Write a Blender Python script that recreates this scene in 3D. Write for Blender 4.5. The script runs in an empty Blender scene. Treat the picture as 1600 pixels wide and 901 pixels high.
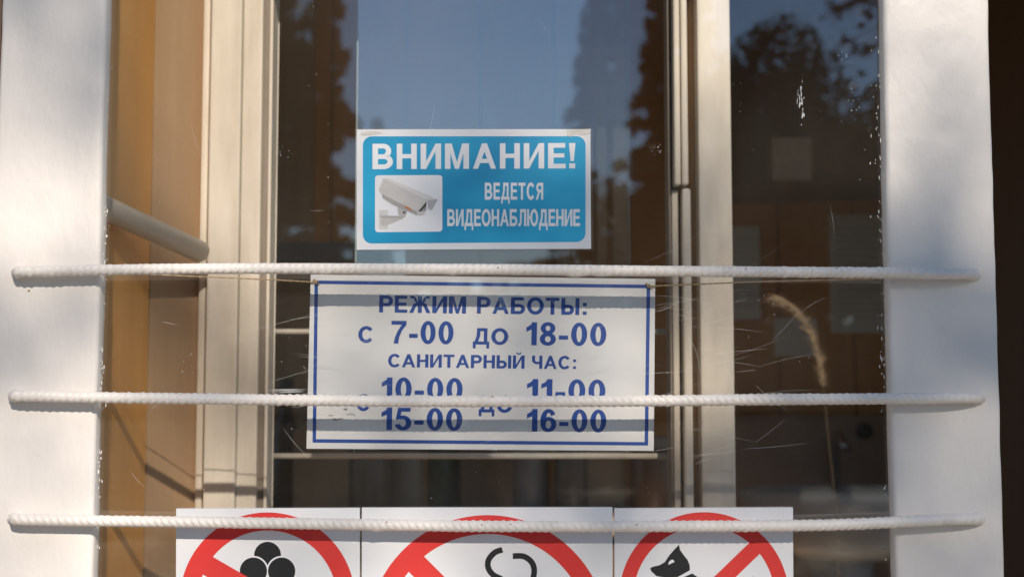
import bpy, bmesh, math, random
import numpy as np
from mathutils import Vector, Matrix, noise
R = math.radians
rng = random.Random(7)

# ------------------------------------------------------------------ camera, sky, sun, exposure
scene = bpy.context.scene
COL = scene.collection
PITCH, F, CX, CY = R(4.8), 2222.0, 800.0, 450.5
CAM = Vector((0.0, -1.2, 1.5))
cd = bpy.data.cameras.new('camera'); cam = bpy.data.objects.new('camera', cd); COL.objects.link(cam)
cam.location = CAM; cam.rotation_euler = (R(90) + PITCH, 0, 0)
cd.sensor_width = 36.0; cd.lens = 36.0 * F / 1600.0
cd.clip_start = 0.05; cd.clip_end = 2000
cd.dof.use_dof = True; cd.dof.focus_distance = 1.185; cd.dof.aperture_fstop = 7.0
scene.camera = cam

SUN = Vector((0.235, -1.0, 0.575)).normalized()          # towards the sun
elev = math.asin(SUN.z); azim = math.atan2(SUN.x, SUN.y)
world = bpy.data.worlds.new('World'); scene.world = world; world.use_nodes = True
wn = world.node_tree; bg = wn.nodes['Background']
sky = wn.nodes.new('ShaderNodeTexSky'); sky.sky_type = 'NISHITA'; sky.sun_disc = False
sky.sun_elevation = elev; sky.sun_rotation = azim
sky.air_density = 1.0; sky.dust_density = 0.0; sky.ozone_density = 2.5; sky.altitude = 600
wn.links.new(sky.outputs[0], bg.inputs[0]); bg.inputs[1].default_value = 0.10
sl = bpy.data.lights.new('sun', 'SUN'); sun = bpy.data.objects.new('sun', sl); COL.objects.link(sun)
sl.energy = 4.5; sl.angle = R(0.53); sl.color = (1.0, 0.90, 0.78)
sun.rotation_euler = SUN.to_track_quat('Z', 'Y').to_euler(); sun.location = (3, -8, 8)
scene.view_settings.view_transform = 'Standard'; scene.view_settings.look = 'None'
scene.view_settings.exposure = 0.1; scene.view_settings.gamma = 1.0
scene.view_settings.use_curve_mapping = False
scene.cycles.use_denoising = True
scene.cycles.max_bounces = 10; scene.cycles.transparent_max_bounces = 24

# ------------------------------------------------------------------ helpers
def P(px, py, Y):
    """point on the upright plane y = Y that the photograph shows at this pixel"""
    u = (px - CX) / F; v = (CY - py) / F
    dy = math.cos(PITCH) - v * math.sin(PITCH); dz = math.sin(PITCH) + v * math.cos(PITCH)
    a, k = Y if isinstance(Y, tuple) else (Y, 0.0)          # a leaning plane is y = a + k z
    t = (a + k * CAM.z - CAM.y) / (dy - k * dz)
    return Vector((u * t, CAM.y + dy * t, CAM.z + dz * t))
def PX(px, Y, py=450): return P(px, py, Y).x
def PZ(py, Y, px=800): return P(px, py, Y).z

def link(name, me, parent=None):
    o = bpy.data.objects.new(name, me); COL.objects.link(o)
    if parent is not None: o.parent = parent
    return o
def mobj(name, verts, faces, mat, parent=None, smooth=False):
    me = bpy.data.meshes.new(name)
    me.from_pydata([tuple(v) for v in verts], [], faces)
    if mat: me.materials.append(mat)
    if smooth: me.polygons.foreach_set('use_smooth', [True] * len(me.polygons))
    me.update()
    return link(name, me, parent)
def empty(name, loc=(0, 0, 0)):
    o = bpy.data.objects.new(name, None); COL.objects.link(o); o.empty_display_size = .05
    o['_l'] = 0; del o['_l']
    return o
def tag(o, label=None, cat=None, group=None, kind=None):
    if label: o['label'] = label
    if cat: o['category'] = cat
    if group: o['group'] = group
    if kind: o['kind'] = kind
    return o

class MB:
    def __init__(s): s.v = []; s.f = []
    def add(s, v, f):
        b = len(s.v); s.v += [Vector(p) for p in v]; s.f += [tuple(i + b for i in q) for q in f]; return s
    def box(s, x0, x1, y0, y1, z0, z1):
        return s.add([(x0,y0,z0),(x1,y0,z0),(x1,y1,z0),(x0,y1,z0),(x0,y0,z1),(x1,y0,z1),(x1,y1,z1),(x0,y1,z1)],
            [(0,3,2,1),(4,5,6,7),(0,1,5,4),(1,2,6,5),(2,3,7,6),(3,0,4,7)])
    def tube(s, pts, rad, n=8, cap=True):
        pts = [Vector(p) for p in pts]; v = []; f = []
        if not isinstance(rad, (list, tuple)): rad = [rad] * len(pts)
        up = Vector((0, 0, 1))
        for i, p in enumerate(pts):
            d = (pts[min(i + 1, len(pts) - 1)] - pts[max(i - 1, 0)]).normalized()
            a = d.cross(up if abs(d.z) < .95 else Vector((0, 1, 0))).normalized(); b = d.cross(a)
            for k in range(n):
                t = 2 * math.pi * k / n; v.append(p + (a * math.cos(t) + b * math.sin(t)) * rad[i])
        for i in range(len(pts) - 1):
            for k in range(n):
                k2 = (k + 1) % n; f.append((i*n+k, i*n+k2, (i+1)*n+k2, (i+1)*n+k))
        if cap: f.append(tuple(range(n))[::-1]); f.append(tuple((len(pts)-1)*n + k for k in range(n)))
        return s.add(v, f)
    def lathe(s, c, prof, n=20):
        c = Vector(c); v = []; f = []
        for r, z in prof:
            for k in range(n):
                t = 2 * math.pi * k / n; v.append(c + Vector((r*math.cos(t), r*math.sin(t), z)))
        for i in range(len(prof) - 1):
            for k in range(n):
                k2 = (k+1) % n; f.append((i*n+k, i*n+k2, (i+1)*n+k2, (i+1)*n+k))
        f.append(tuple(range(n))[::-1]); f.append(tuple((len(prof)-1)*n + k for k in range(n)))
        return s.add(v, f)
    def build(s, name, mat, parent=None, smooth=False, bevel=0):
        o = mobj(name, s.v, s.f, mat, parent, smooth)
        if bevel:
            bm = bmesh.new(); bm.from_mesh(o.data)
            bmesh.ops.bevel(bm, geom=bm.edges[:], offset=bevel, segments=2, affect='EDGES', profile=.6)
            bm.to_mesh(o.data); bm.free()
        return o

# ------------------------------------------------------------------ materials
def mat(name, col, rough=.5, col2=None, scale=(8, 8, 8), bump=0, bscale=60, spec=.5, detail=5, fac=(.35, .7), metal=0, stretch=None):
    m = bpy.data.materials.new(name); m.use_nodes = True; nt = m.node_tree; N = nt.nodes; L = nt.links
    b = N['Principled BSDF']; b.inputs['Roughness'].default_value = rough
    b.inputs['Specular IOR Level'].default_value = spec; b.inputs['Metallic'].default_value = metal
    b.inputs['Base Color'].default_value = (*col, 1)
    tc = N.new('ShaderNodeTexCoord')
    if col2:
        mp = N.new('ShaderNodeMapping'); mp.inputs['Scale'].default_value = scale
        L.new(tc.outputs['Object'], mp.inputs[0])
        nz = N.new('ShaderNodeTexNoise'); nz.inputs['Scale'].default_value = 1; nz.inputs['Detail'].default_value = detail
        nz.inputs['Roughness'].default_value = .62
        L.new(mp.outputs[0], nz.inputs[0])
        rp = N.new('ShaderNodeValToRGB'); rp.color_ramp.elements[0].position = fac[0]; rp.color_ramp.elements[1].position = fac[1]
        rp.color_ramp.elements[0].color = (*col, 1); rp.color_ramp.elements[1].color = (*col2, 1)
        L.new(nz.outputs[0], rp.inputs[0]); L.new(rp.outputs[0], b.inputs['Base Color'])
    if bump:
        n2 = N.new('ShaderNodeTexNoise'); n2.inputs['Scale'].default_value = bscale; n2.inputs['Detail'].default_value = 6
        if stretch:
            m2 = N.new('ShaderNodeMapping'); m2.inputs['Scale'].default_value = stretch
            L.new(tc.outputs['Object'], m2.inputs[0]); L.new(m2.outputs[0], n2.inputs[0])
        else: L.new(tc.outputs['Object'], n2.inputs[0])
        bp = N.new('ShaderNodeBump'); bp.inputs['Strength'].default_value = bump; bp.inputs['Distance'].default_value = .002
        L.new(n2.outputs[0], bp.inputs['Height']); L.new(bp.outputs[0], b.inputs['Normal'])
    return m

def paint_mat():
    """thick old white gloss paint on wood: brush relief, faint stains, sparse brown chips"""
    m = mat('white_paint', (.82, .765, .71), .42, (.73, .69, .655), (5, 5, 3), .38, 120, .5, 7, (.42, .75), stretch=(1, 1, .5))
    nt = m.node_tree; N = nt.nodes; L = nt.links; b = N['Principled BSDF']
    src = b.inputs['Base Color'].links[0].from_socket
    tc = N.new('ShaderNodeTexCoord')
    vo = N.new('ShaderNodeTexVoronoi'); vo.inputs['Scale'].default_value = 26; L.new(tc.outputs['Object'], vo.inputs[0])
    nz = N.new('ShaderNodeTexNoise'); nz.inputs['Scale'].default_value = 9; L.new(tc.outputs['Object'], nz.inputs[0])
    r1 = N.new('ShaderNodeMath'); r1.operation = 'LESS_THAN'; L.new(vo.outputs[0], r1.inputs[0]); r1.inputs[1].default_value = .055
    r2 = N.new('ShaderNodeMath'); r2.operation = 'GREATER_THAN'; L.new(nz.outputs[0], r2.inputs[0]); r2.inputs[1].default_value = .57
    mu = N.new('ShaderNodeMath'); mu.operation = 'MULTIPLY'; L.new(r1.outputs[0], mu.inputs[0]); L.new(r2.outputs[0], mu.inputs[1])
    mx = N.new('ShaderNodeMix'); mx.data_type = 'RGBA'; L.new(mu.outputs[0], mx.inputs[0]); L.new(src, mx.inputs[6])
    mx.inputs[7].default_value = (.35, .22, .12, 1); L.new(mx.outputs[2], b.inputs['Base Color'])
    return m

def glass_mat(name, r0, film, tint=(.985, .98, .97)):
    m = bpy.data.materials.new(name); m.use_nodes = True; nt = m.node_tree; N = nt.nodes; L = nt.links
    for n in list(N): N.remove(n)
    out = N.new('ShaderNodeOutputMaterial')
    tr = N.new('ShaderNodeBsdfTransparent'); tr.inputs[0].default_value = (*tint, 1)
    gl = N.new('ShaderNodeBsdfGlossy'); gl.inputs['Roughness'].default_value = 0.0
    gl.inputs[0].default_value = (.93, .98, 1, 1)
    ge = N.new('ShaderNodeNewGeometry'); dt = N.new('ShaderNodeVectorMath'); dt.operation = 'DOT_PRODUCT'
    L.new(ge.outputs['Incoming'], dt.inputs[0]); L.new(ge.outputs['Normal'], dt.inputs[1])
    ops = [('ABSOLUTE', None), ('SUBTRACT', 1.0), ('POWER', 5.0), ('MULTIPLY_ADD', 1 - r0)]; cur = dt.outputs['Value']
    for op, val in ops:                                    # Schlick's curve, alike from both sides of the thin pane
        q = N.new('ShaderNodeMath'); q.operation = op
        if op == 'SUBTRACT': q.inputs[0].default_value = val; L.new(cur, q.inputs[1])
        else:
            L.new(cur, q.inputs[0])
            if val is not None: q.inputs[1].default_value = val
        if op == 'MULTIPLY_ADD': q.inputs[2].default_value = r0
        cur = q.outputs[0]
    mx = N.new('ShaderNodeMixShader'); L.new(cur, mx.inputs[0]); L.new(tr.outputs[0], mx.inputs[1]); L.new(gl.outputs[0], mx.inputs[2])
    df = N.new('ShaderNodeBsdfDiffuse'); df.inputs[0].default_value = (.75, .70, .62, 1)
    tc = N.new('ShaderNodeTexCoord'); nz = N.new('ShaderNodeTexNoise'); nz.inputs['Scale'].default_value = 7; nz.inputs['Detail'].default_value = 8
    mp = N.new('ShaderNodeMapping'); mp.inputs['Scale'].default_value = (1.6, 1, .6); L.new(tc.outputs['Object'], mp.inputs[0]); L.new(mp.outputs[0], nz.inputs[0])
    mr = N.new('ShaderNodeMapRange'); mr.inputs[1].default_value = .35; mr.inputs[2].default_value = .8
    mr.inputs[3].default_value = film * .4; mr.inputs[4].default_value = film * 2; L.new(nz.outputs[0], mr.inputs[0])
    m2 = N.new('ShaderNodeMixShader'); L.new(mr.outputs[0], m2.inputs[0]); L.new(mx.outputs[0], m2.inputs[1]); L.new(df.outputs[0], m2.inputs[2])
    L.new(m2.outputs[0], out.inputs[0])
    return m

M = {}
M['paint'] = paint_mat()
M['bar'] = mat('white_bar_paint', (.80, .75, .70), .45, (.68, .63, .57), (60, 60, 60), .3, 300, .4, 4, (.5, .8))
M['rust'] = mat('rust', (.30, .12, .04), .8)
M['cream'] = mat('cream_paint', (.85, .79, .69), .45, (.66, .59, .49), (26, 26, 5), .4, 60, .45, 4, stretch=(1, 1, .1))
M['seal'] = mat('grey_seal', (.20, .16, .13), .6, (.32, .27, .22), (40, 40, 4))
M['orange_wood'] = mat('orange_veneer', (.70, .33, .07), .4, (.80, .41, .11), (14, 14, 1.2), .15, 50, .4, 7, (.3, .7), stretch=(3, 3, .1))
M['tan_wood'] = mat('tan_veneer', (.42, .27, .15), .45, (.52, .35, .21), (22, 22, 1.0), .1, 50, .35, 6, stretch=(3, 3, .1))
M['brown_wall'] = mat('brown_panelling', (.60, .28, .08), .5, (.70, .34, .11), (9, 9, .8), .15, 30, .4, 6, stretch=(3, 3, .1))
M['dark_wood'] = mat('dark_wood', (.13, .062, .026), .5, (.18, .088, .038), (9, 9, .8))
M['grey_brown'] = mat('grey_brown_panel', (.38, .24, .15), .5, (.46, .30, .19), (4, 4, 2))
M['tube'] = mat('grey_tube_paint', (.80, .71, .60), .4, (.70, .62, .52), (20, 20, 20))
M['sheet'] = mat('white_sheet', (.80, .80, .81), .3, (.76, .76, .77), (6, 6, 6), spec=.4)
M['board'] = mat('white_board', (.90, .90, .90), .3, (.86, .86, .86), (6, 6, 6), spec=.4)
M['laminate'] = glass_mat('laminate_margin', .035, .05)
M['white_ink'] = mat('white_ink', (.82, .82, .83), .35)
M['blue_print'] = mat('cyan_blue_print', (.010, .27, .50), .3, (.022, .40, .66), (9, 9, 12), fac=(.38, .62), detail=2)
M['navy'] = mat('blue_ink', (.010, .070, .36), .35, (.014, .085, .41), (30, 30, 30))
M['red'] = mat('red_ink', (.70, .045, .040), .35, (.74, .06, .05), (20, 20, 20))
M['black'] = mat('black_ink', (.018, .018, .019), .4)
M['alu'] = mat('sign_edge', (.30, .28, .26), .5)
M['tape'] = mat('old_tape', (.55, .51, .46), .5, (.68, .66, .62), (200, 200, 200))
M['string'] = mat('twine', (.52, .38, .22), .9, (.62, .47, .30), (300, 300, 300))
M['fleck'] = mat('paint_flecks', (.78, .77, .74), .7)
M['glass'] = glass_mat('window_glass', .085, .010)
M['glass_inner'] = glass_mat('sliding_glass', .17, .006)
M['paper'] = mat('paper', (.82, .77, .70), .8, (.76, .71, .64), (12, 12, 12))
M['paper_print'] = mat('paper_print', (.45, .42, .40), .8)
M['ceramic'] = mat('ceramic', (.62, .60, .58), .25)
M['steel'] = mat('steel', (.5, .5, .5), .3, metal=1)
M['bark'] = mat('bark', (.07, .05, .035), .9, (.11, .08, .055), (10, 10, 2), .8, 20)
M['needle'] = mat('needles', (.022, .045, .020), .7, (.04, .07, .03), (3, 3, 3))
M['leaf'] = mat('leaves', (.045, .075, .022), .6, (.08, .10, .03), (2, 2, 2))
M['autumn'] = mat('autumn_leaves', (.16, .075, .02), .6, (.10, .085, .025), (3, 3, 3))
M['grass'] = mat('grass_ground', (.045, .06, .025), .95, (.08, .075, .04), (.6, .6, .6), .6, 12)
M['paving'] = mat('paving', (.36, .32, .27), .85, (.43, .385, .33), (2, 2, 2), .4, 25)
M['wall_out'] = mat('brown_cladding', (.16, .085, .04), .55, (.21, .115, .055), (6, 6, .7), .3, 30)
M['plume'] = mat('dried_plume', (.36, .26, .16), .9, (.42, .31, .2), (30, 30, 30))

# ------------------------------------------------------------------ the setting: ground and the kiosk's shell
BAR_Y, POST_Y, IN_Y, GLASS_Y = -.042, -.030, .30, -.0195          # GLASS_Y: outer face of the pane
SIGN_Y = (-.0015 - 1.605*.047, .047)                  # the hours board leans towards the glass at its foot
def off(Y, d): return (Y[0] - d, Y[1]) if isinstance(Y, tuple) else Y - d
FLOOR = .45
def plank_box(name, x0, x1, y0, y1, z0, z1, m, parent=None, bevel=.002):
    return MB().box(x0, x1, y0, y1, z0, z1).build(name, m, parent, bevel=bevel)

g = mobj('ground', [(-600,-900,0),(600,-900,0),(600,300,0),(-600,300,0)], [(0,1,2,3)], M['grass']); tag(g, kind='structure')
g = mobj('pavement', [(-6,-3.2,.004),(6,-3.2,.004),(6,-.03,.004),(-6,-.03,.004)], [(0,1,2,3)], M['paving']); tag(g, kind='structure')
LX = PX(2, POST_Y, 0); LX1 = PX(154.5, POST_Y); RX0 = PX(1389, POST_Y); RX1 = PX(1558, POST_Y)
tag(plank_box('floor', -1.6, 2.2, .10, 2.5, .0, FLOOR, mat('linoleum', (.46, .36, .26), .5, (.40, .31, .22), (3, 3, 3))), kind='structure')
tag(plank_box('ceiling', -1.6, 2.2, .0, 2.5, 2.62, 2.7, mat('ceiling_paint', (.68, .62, .54), .8)), kind='structure')
wb = empty('wall_back'); tag(wb, kind='structure')
x = -1.6; k = 0
while x < 2.2:                                           # panelling boards of the back wall
    w = .19; plank_box('board', x, min(x + w - .004, 2.2), 2.40 + .002 * (k % 2), 2.43, FLOOR, 2.62, M['brown_wall'], wb, 0); x += w; k += 1
plank_box('backing', -1.6, 2.2, 2.431, 2.5, FLOOR, 2.62, M['dark_wood'], wb, 0)
for wname, wx in (('wall_left', -1.65), ('wall_right', 2.2)):   # each with an unseen opening, added to brighten the room with daylight
    wr = empty(wname); tag(wr, kind='structure')
    for (y0, y1, z0, z1) in ((.0, .4, FLOOR, 2.62), (2.2, 2.5, FLOOR, 2.62), (.401, 2.199, FLOOR, 1.05), (.401, 2.199, 2.5, 2.62)):
        plank_box('panel', wx, wx + .05, y0, y1, z0, z1, M['brown_wall'], wr, 0)
tag(plank_box('kiosk_wall', LX + .004, RX1 + .02, -.012, .10, .0, .98, M['wall_out']), 'brown clad wall below the barred window', 'wall')
tag(plank_box('door_step', RX1 + .02, 1.4, -.25, .099, .0, .42, M['paving']), 'grey step in front of the dark open doorway', 'step')
lw = empty('clad_wall'); tag(lw, 'brown board wall left of the white left post', 'wall')
for i in range(8):
    plank_box('board', LX - .002 - .16 * (i + 1) + .004, LX - .002 - .16 * i, -.022, .0, .0, 2.62, M['dark_wood'], lw)
tag(plank_box('lintel', -1.66, 2.25, -.05, .10, 2.622, 2.86, M['wall_out']), 'brown lintel beam above the window and doorway', 'beam')
tag(plank_box('window_sun_baffle', LX1 + .001, RX0 - .001, -.027, -.012, 2.142, 2.616, M['wall_out']), 'brown unseen board added above the window glass to cut the sun', 'beam')  # unseen board, added to keep direct sun off the room behind
tag(plank_box('roof', -1.9, 2.5, -.16, 2.7, 2.862, 2.92, M['dark_wood']), 'flat dark roof of the kiosk', 'roof')
tag(plank_box('door_sun_baffle', RX1 + .001, 1.299, -.02, .05, 2.30, 2.618, M['wall_out']), 'brown unseen board added above the dark doorway to cut the sun', 'beam')  # added out of view to limit sun entering through the doorway
dj = plank_box('door_jamb', 1.30, 1.40, -.03, .10, .42, 2.62, M['paint']); tag(dj, 'white jamb on far side of the dark doorway', 'door jamb')
plank_side = plank_box('facade_panel', 1.402, 2.25, -.01, .05, .0, 2.62, M['wall_out']); tag(plank_side, 'brown facade panel beyond the doorway', 'wall')

# white painted posts either side of the window
def post(name, x0, x1, y0, y1, z0, z1, seed):
    """board with rounded, uneven, thickly painted edges"""
    prof = []
    r = .004
    for cx, cy, a0 in ((x0+r, y0+r, 180), (x1-r, y0+r, 270), (x1-r, y1-r, 0), (x0+r, y1-r, 90)):
        for k in range(5): prof.append((cx + r*math.cos(R(a0 + 22.5*k)), cy + r*math.sin(R(a0 + 22.5*k))))
    full = []
    for i, p in enumerate(prof):
        q = prof[(i+1) % len(prof)]; full.append(p)
        d = math.hypot(q[0]-p[0], q[1]-p[1]); n = int(d / .006)
        for k in range(1, n): full.append((p[0]+(q[0]-p[0])*k/n, p[1]+(q[1]-p[1])*k/n))
    n = len(full); nz = 420; v = []; f = []
    cx = (x0+x1)/2; cy = (y0+y1)/2
    for j in range(nz + 1):
        z = z0 + (z1-z0) * j / nz
        for (x, y) in full:
            d = Vector((x-cx, y-cy, 0)).normalized()
            h = noise.noise(Vector((x*14+seed, y*14, z*9))) * .0011 + noise.noise(Vector((x*60+seed, y*60, z*45))) * .00055 + max(0, noise.noise(Vector((x*130+seed, y*130, z*110))) - .5) * .0016
            v.append((x + d.x*h*.8, y + d.y*h, z))
    for j in range(nz):
        for k in range(n):
            k2 = (k+1) % n; f.append((j*n+k, j*n+k2, (j+1)*n+k2, (j+1)*n+k))
    f.append(tuple(range(n))[::-1]); f.append(tuple(nz*n + k for k in range(n)))
    return mobj(name, v, f, M['paint'], None, True)
tag(post('window_post', LX, LX1, POST_Y, -.010, .982, 2.62, 3), 'white painted post beside the orange side wall, carrying the bars\' bent ends', 'post', 'white window posts')
tag(post('window_post', RX0, RX1, POST_Y, -.010, .982, 2.62, 11), 'white painted post between the window and the dark doorway', 'post', 'white window posts')

# ------------------------------------------------------------------ outer pane with scratches, specks and paint flecks
pane = MB().box(LX1 - .006, RX0 + .006, GLASS_Y, GLASS_Y + .004, .984, 2.14).build('window_pane', M['glass'])
tag(pane, 'scratched outer window pane reflecting sky and trees', 'window pane')
def fleck_mesh(spots, y):
    v = []; f = []
    for (px, py, w, h) in spots:
        c = P(px, py, y); n = rng.randint(4, 7); b = len(v); a0 = rng.random() * 6.28; sk = rng.uniform(-.5, .5)
        for k in range(n):
            a = a0 + 2*math.pi*k/n; r = rng.uniform(.5, 1.1)
            dx = math.cos(a)*r*w; dz = math.sin(a)*r*h
            v.append((c.x + dx + sk*dz*.4, y, c.z + dz))
        f.append(tuple(range(b, b+n)))
    return v, f
spots = []
for _ in range(420): spots.append((rng.uniform(170, 1380), rng.uniform(0, 900), *(2*[rng.uniform(.00012, .00042)])))
for _ in range(170):                                      # scraped paint beside the left post
    py = rng.choice([rng.gauss(370, 35), rng.uniform(0, 900), rng.gauss(580, 30), rng.gauss(460, 30)])
    spots.append((155 + (450-py)*.019 + abs(rng.gauss(2, 6)), py, rng.uniform(.0002, .0007), rng.uniform(.0004, .003)))
for _ in range(150):                                      # and beside the right post
    py = rng.choice([rng.gauss(230, 60), rng.uniform(0, 900), rng.gauss(420, 50), rng.gauss(590, 30)])
    spots.append((1387 - (450-py)*.026 - abs(rng.gauss(3, 8)), py, rng.uniform(.0002, .0006), rng.uniform(.0004, .0026)))
for _ in range(22): spots.append((rng.gauss(1252, 2.5), rng.gauss(160, 16), rng.uniform(.0002, .0006), rng.uniform(.001, .004)))
for cx, cy in ((300, 565), (1320, 85), (1330, 155), (1200, 470), (770, 700), (590, 520), (440, 240), (1025, 235), (520, 610)):
    for _ in range(9): spots.append((rng.gauss(cx, 7), rng.gauss(cy, 8), rng.uniform(.0002, .0006), rng.uniform(.0002, .0008)))
fl = mobj('paint_fleck', *fleck_mesh(spots, GLASS_Y - .0003), M['fleck'], pane); tag(fl, kind='stuff')
v = []; f = []
def scratch(px, py, length, ang, curve, w):
    n = 14; x, y, a = px, py, ang; b = len(v)
    for k in range(n + 1):
        c = P(x, y, GLASS_Y - .00025); ww = w * (1 - abs(2*k/n - 1)**2) + .00001
        v.append((c.x + math.sin(a)*ww, c.y, c.z + math.cos(a)*ww)); v.append((c.x - math.sin(a)*ww, c.y, c.z - math.cos(a)*ww))
        x += math.cos(a)*length/n; y += math.sin(a)*length/n; a += curve/n
    for k in range(n): f.append((b+2*k, b+2*k+1, b+2*k+3, b+2*k+2))
for _ in range(70):
    cx, cy = rng.choice([(1090, 520), (1120, 560), (1080, 640), (1000, 600), (1060, 470), (860, 500), (1130, 680), (460, 600), (430, 500)])
    scratch(rng.gauss(cx, 60), rng.gauss(cy, 35), rng.uniform(25, 120), rng.gauss(-.10, .16), rng.uniform(-.35, .35), rng.uniform(.00002, .00006))
for _ in range(25): scratch(rng.uniform(200, 1300), rng.uniform(20, 780), rng.uniform(20, 90), rng.uniform(-1.5, 1.5), rng.uniform(-.7, .7), rng.uniform(.00003, .00008))
for k in range(7): scratch(400 + rng.uniform(0, 40), 608 + k*.9, rng.uniform(40, 80), -.02, 0, .0001)
sc = mobj('scratch', v, f, M['fleck'], pane); tag(sc, kind='stuff')

# ------------------------------------------------------------------ behind the glass: splayed side wall, inner window, tube
def slab(name, a, b, th, z0, z1, m, parent=None):
    a = Vector((a[0], a[1], 0)); b = Vector((b[0], b[1], 0)); d = (b-a).normalized(); n = Vector((-d.y, d.x, 0)) * th
    v = [(*p.xy, z) for z in (z0, z1) for p in (a, b, b+n, a+n)]
    return mobj(name, v, [(0,1,2,3)[::-1],(4,5,6,7),(0,1,5,4),(1,2,6,5),(2,3,7,6),(3,0,4,7)], m, parent)
SW0 = (-.386, -.0085); SW1 = (PX(233, .26), .26); SW2 = (PX(311, IN_Y + .02) , IN_Y + .02)
tag(slab('side_wall', SW0, SW1, .02, .985, 2.618, M['orange_wood']), 'orange varnished wood side wall behind the left edge of the glass', 'wall panel')
tag(slab('side_panel', (SW1[0] + .001, SW1[1] + .001), SW2, .018, .985, 2.618, M['tan_wood']), 'tan veneer panel between orange side wall and cream window frame', 'wall panel')
a = P(158, 322, .10); b = P(312, 393, .27)
st = MB().tube([a + (a-b)*.15, a, b], .0115, 20).build('stay_tube', M['tube'], None, True)
tag(st, 'sloping grey-beige metal tube in front of the orange side wall', 'tube')

iw = empty('inner_window'); tag(iw, 'cream painted inner window frame with slim rails behind the glass', 'window frame')
def vpart(name, p0, p1, y0, y1, m, z0=.985, z1=2.618, bev=.0025):
    return plank_box(name, PX(p0, y0), PX(p1, y0), y0, y1, z0, z1, m, iw, bev)
vpart('edge_strip', 310, 321, IN_Y + .012, IN_Y + .05, M['cream'])
vpart('stile', 322.5, 371.5, IN_Y, IN_Y + .05, M['cream'])
vpart('stile', 373.5, 405, IN_Y + .006, IN_Y + .05, M['cream'])
vpart('gasket', 406, 417, IN_Y + .014, IN_Y + .05, M['seal'])
vpart('gasket', 417.3, 420, IN_Y + .010, IN_Y + .05, M['cream'])
SPL = PZ(292, IN_Y)
vpart('gasket', 1046, 1050, IN_Y + .014, IN_Y + .05, M['seal'])
vpart('slim_stile', 1051, 1061, IN_Y + .01, IN_Y + .05, M['cream'], z1=SPL - .0015)
vpart('slim_stile', 1056, 1066, IN_Y - .004, IN_Y + .049, M['cream'], z0=SPL + .0015)
vpart('slim_stile', 1067.5, 1081, IN_Y, IN_Y + .05, M['cream'], z1=SPL - .0015)
vpart('slim_stile', 1067.5, 1078, IN_Y - .006, IN_Y + .05, M['cream'], z0=SPL + .0015)
vpart('groove', 1081.3, 1093, IN_Y + .022, IN_Y + .05, M['tan_wood'])
vpart('stile', 1093.5, 1146, IN_Y - .004, IN_Y + .05, M['cream'])
for py in (518, 712):
    z = PZ(py, IN_Y + .06)
    MB().tube([(PX(416, IN_Y+.06), IN_Y+.06, z), (PX(1040, IN_Y+.06), IN_Y+.06, z)], .0032, 12).build('rail', M['cream'], iw, True)
# sliding pane, a little askew, and the brown board behind its left side
gx0, gx1 = PX(557, .38), PX(985, .38); th = .0235
sp = empty('sliding_pane'); tag(sp, 'loose sliding glass pane behind the signs, its left edge catching light', 'glass pane')
sp.location = ((gx0+gx1)/2, .38, 0); sp.rotation_euler = (0, 0, th)
hw = (gx1-gx0)/2
MB().box(-hw, hw, -.002, .002, PZ(706, .38), 2.60).build('glass', M['glass_inner'], sp)
MB().box(-hw-.0012, -hw-.0001, -.0022, .0022, PZ(706, .38), 2.60).build('cut_edge', mat('glass_edge', (.42, .50, .50), .3), sp)
tag(plank_box('partition_board', PX(400, 1.9), PX(486, 1.9), 1.9, 1.94, FLOOR, 2.6, M['tan_wood']), 'brown upright board inside, behind the inner window', 'board')
tag(plank_box('shelf_board', PX(395, 1.3), PX(600, 1.3), 1.3, 1.5, PZ(408, 1.3), PZ(378, 1.3), mat('grey_shelf', (.22, .20, .18), .6)), 'grey shelf board inside beside the brown upright board', 'shelf')

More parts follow.
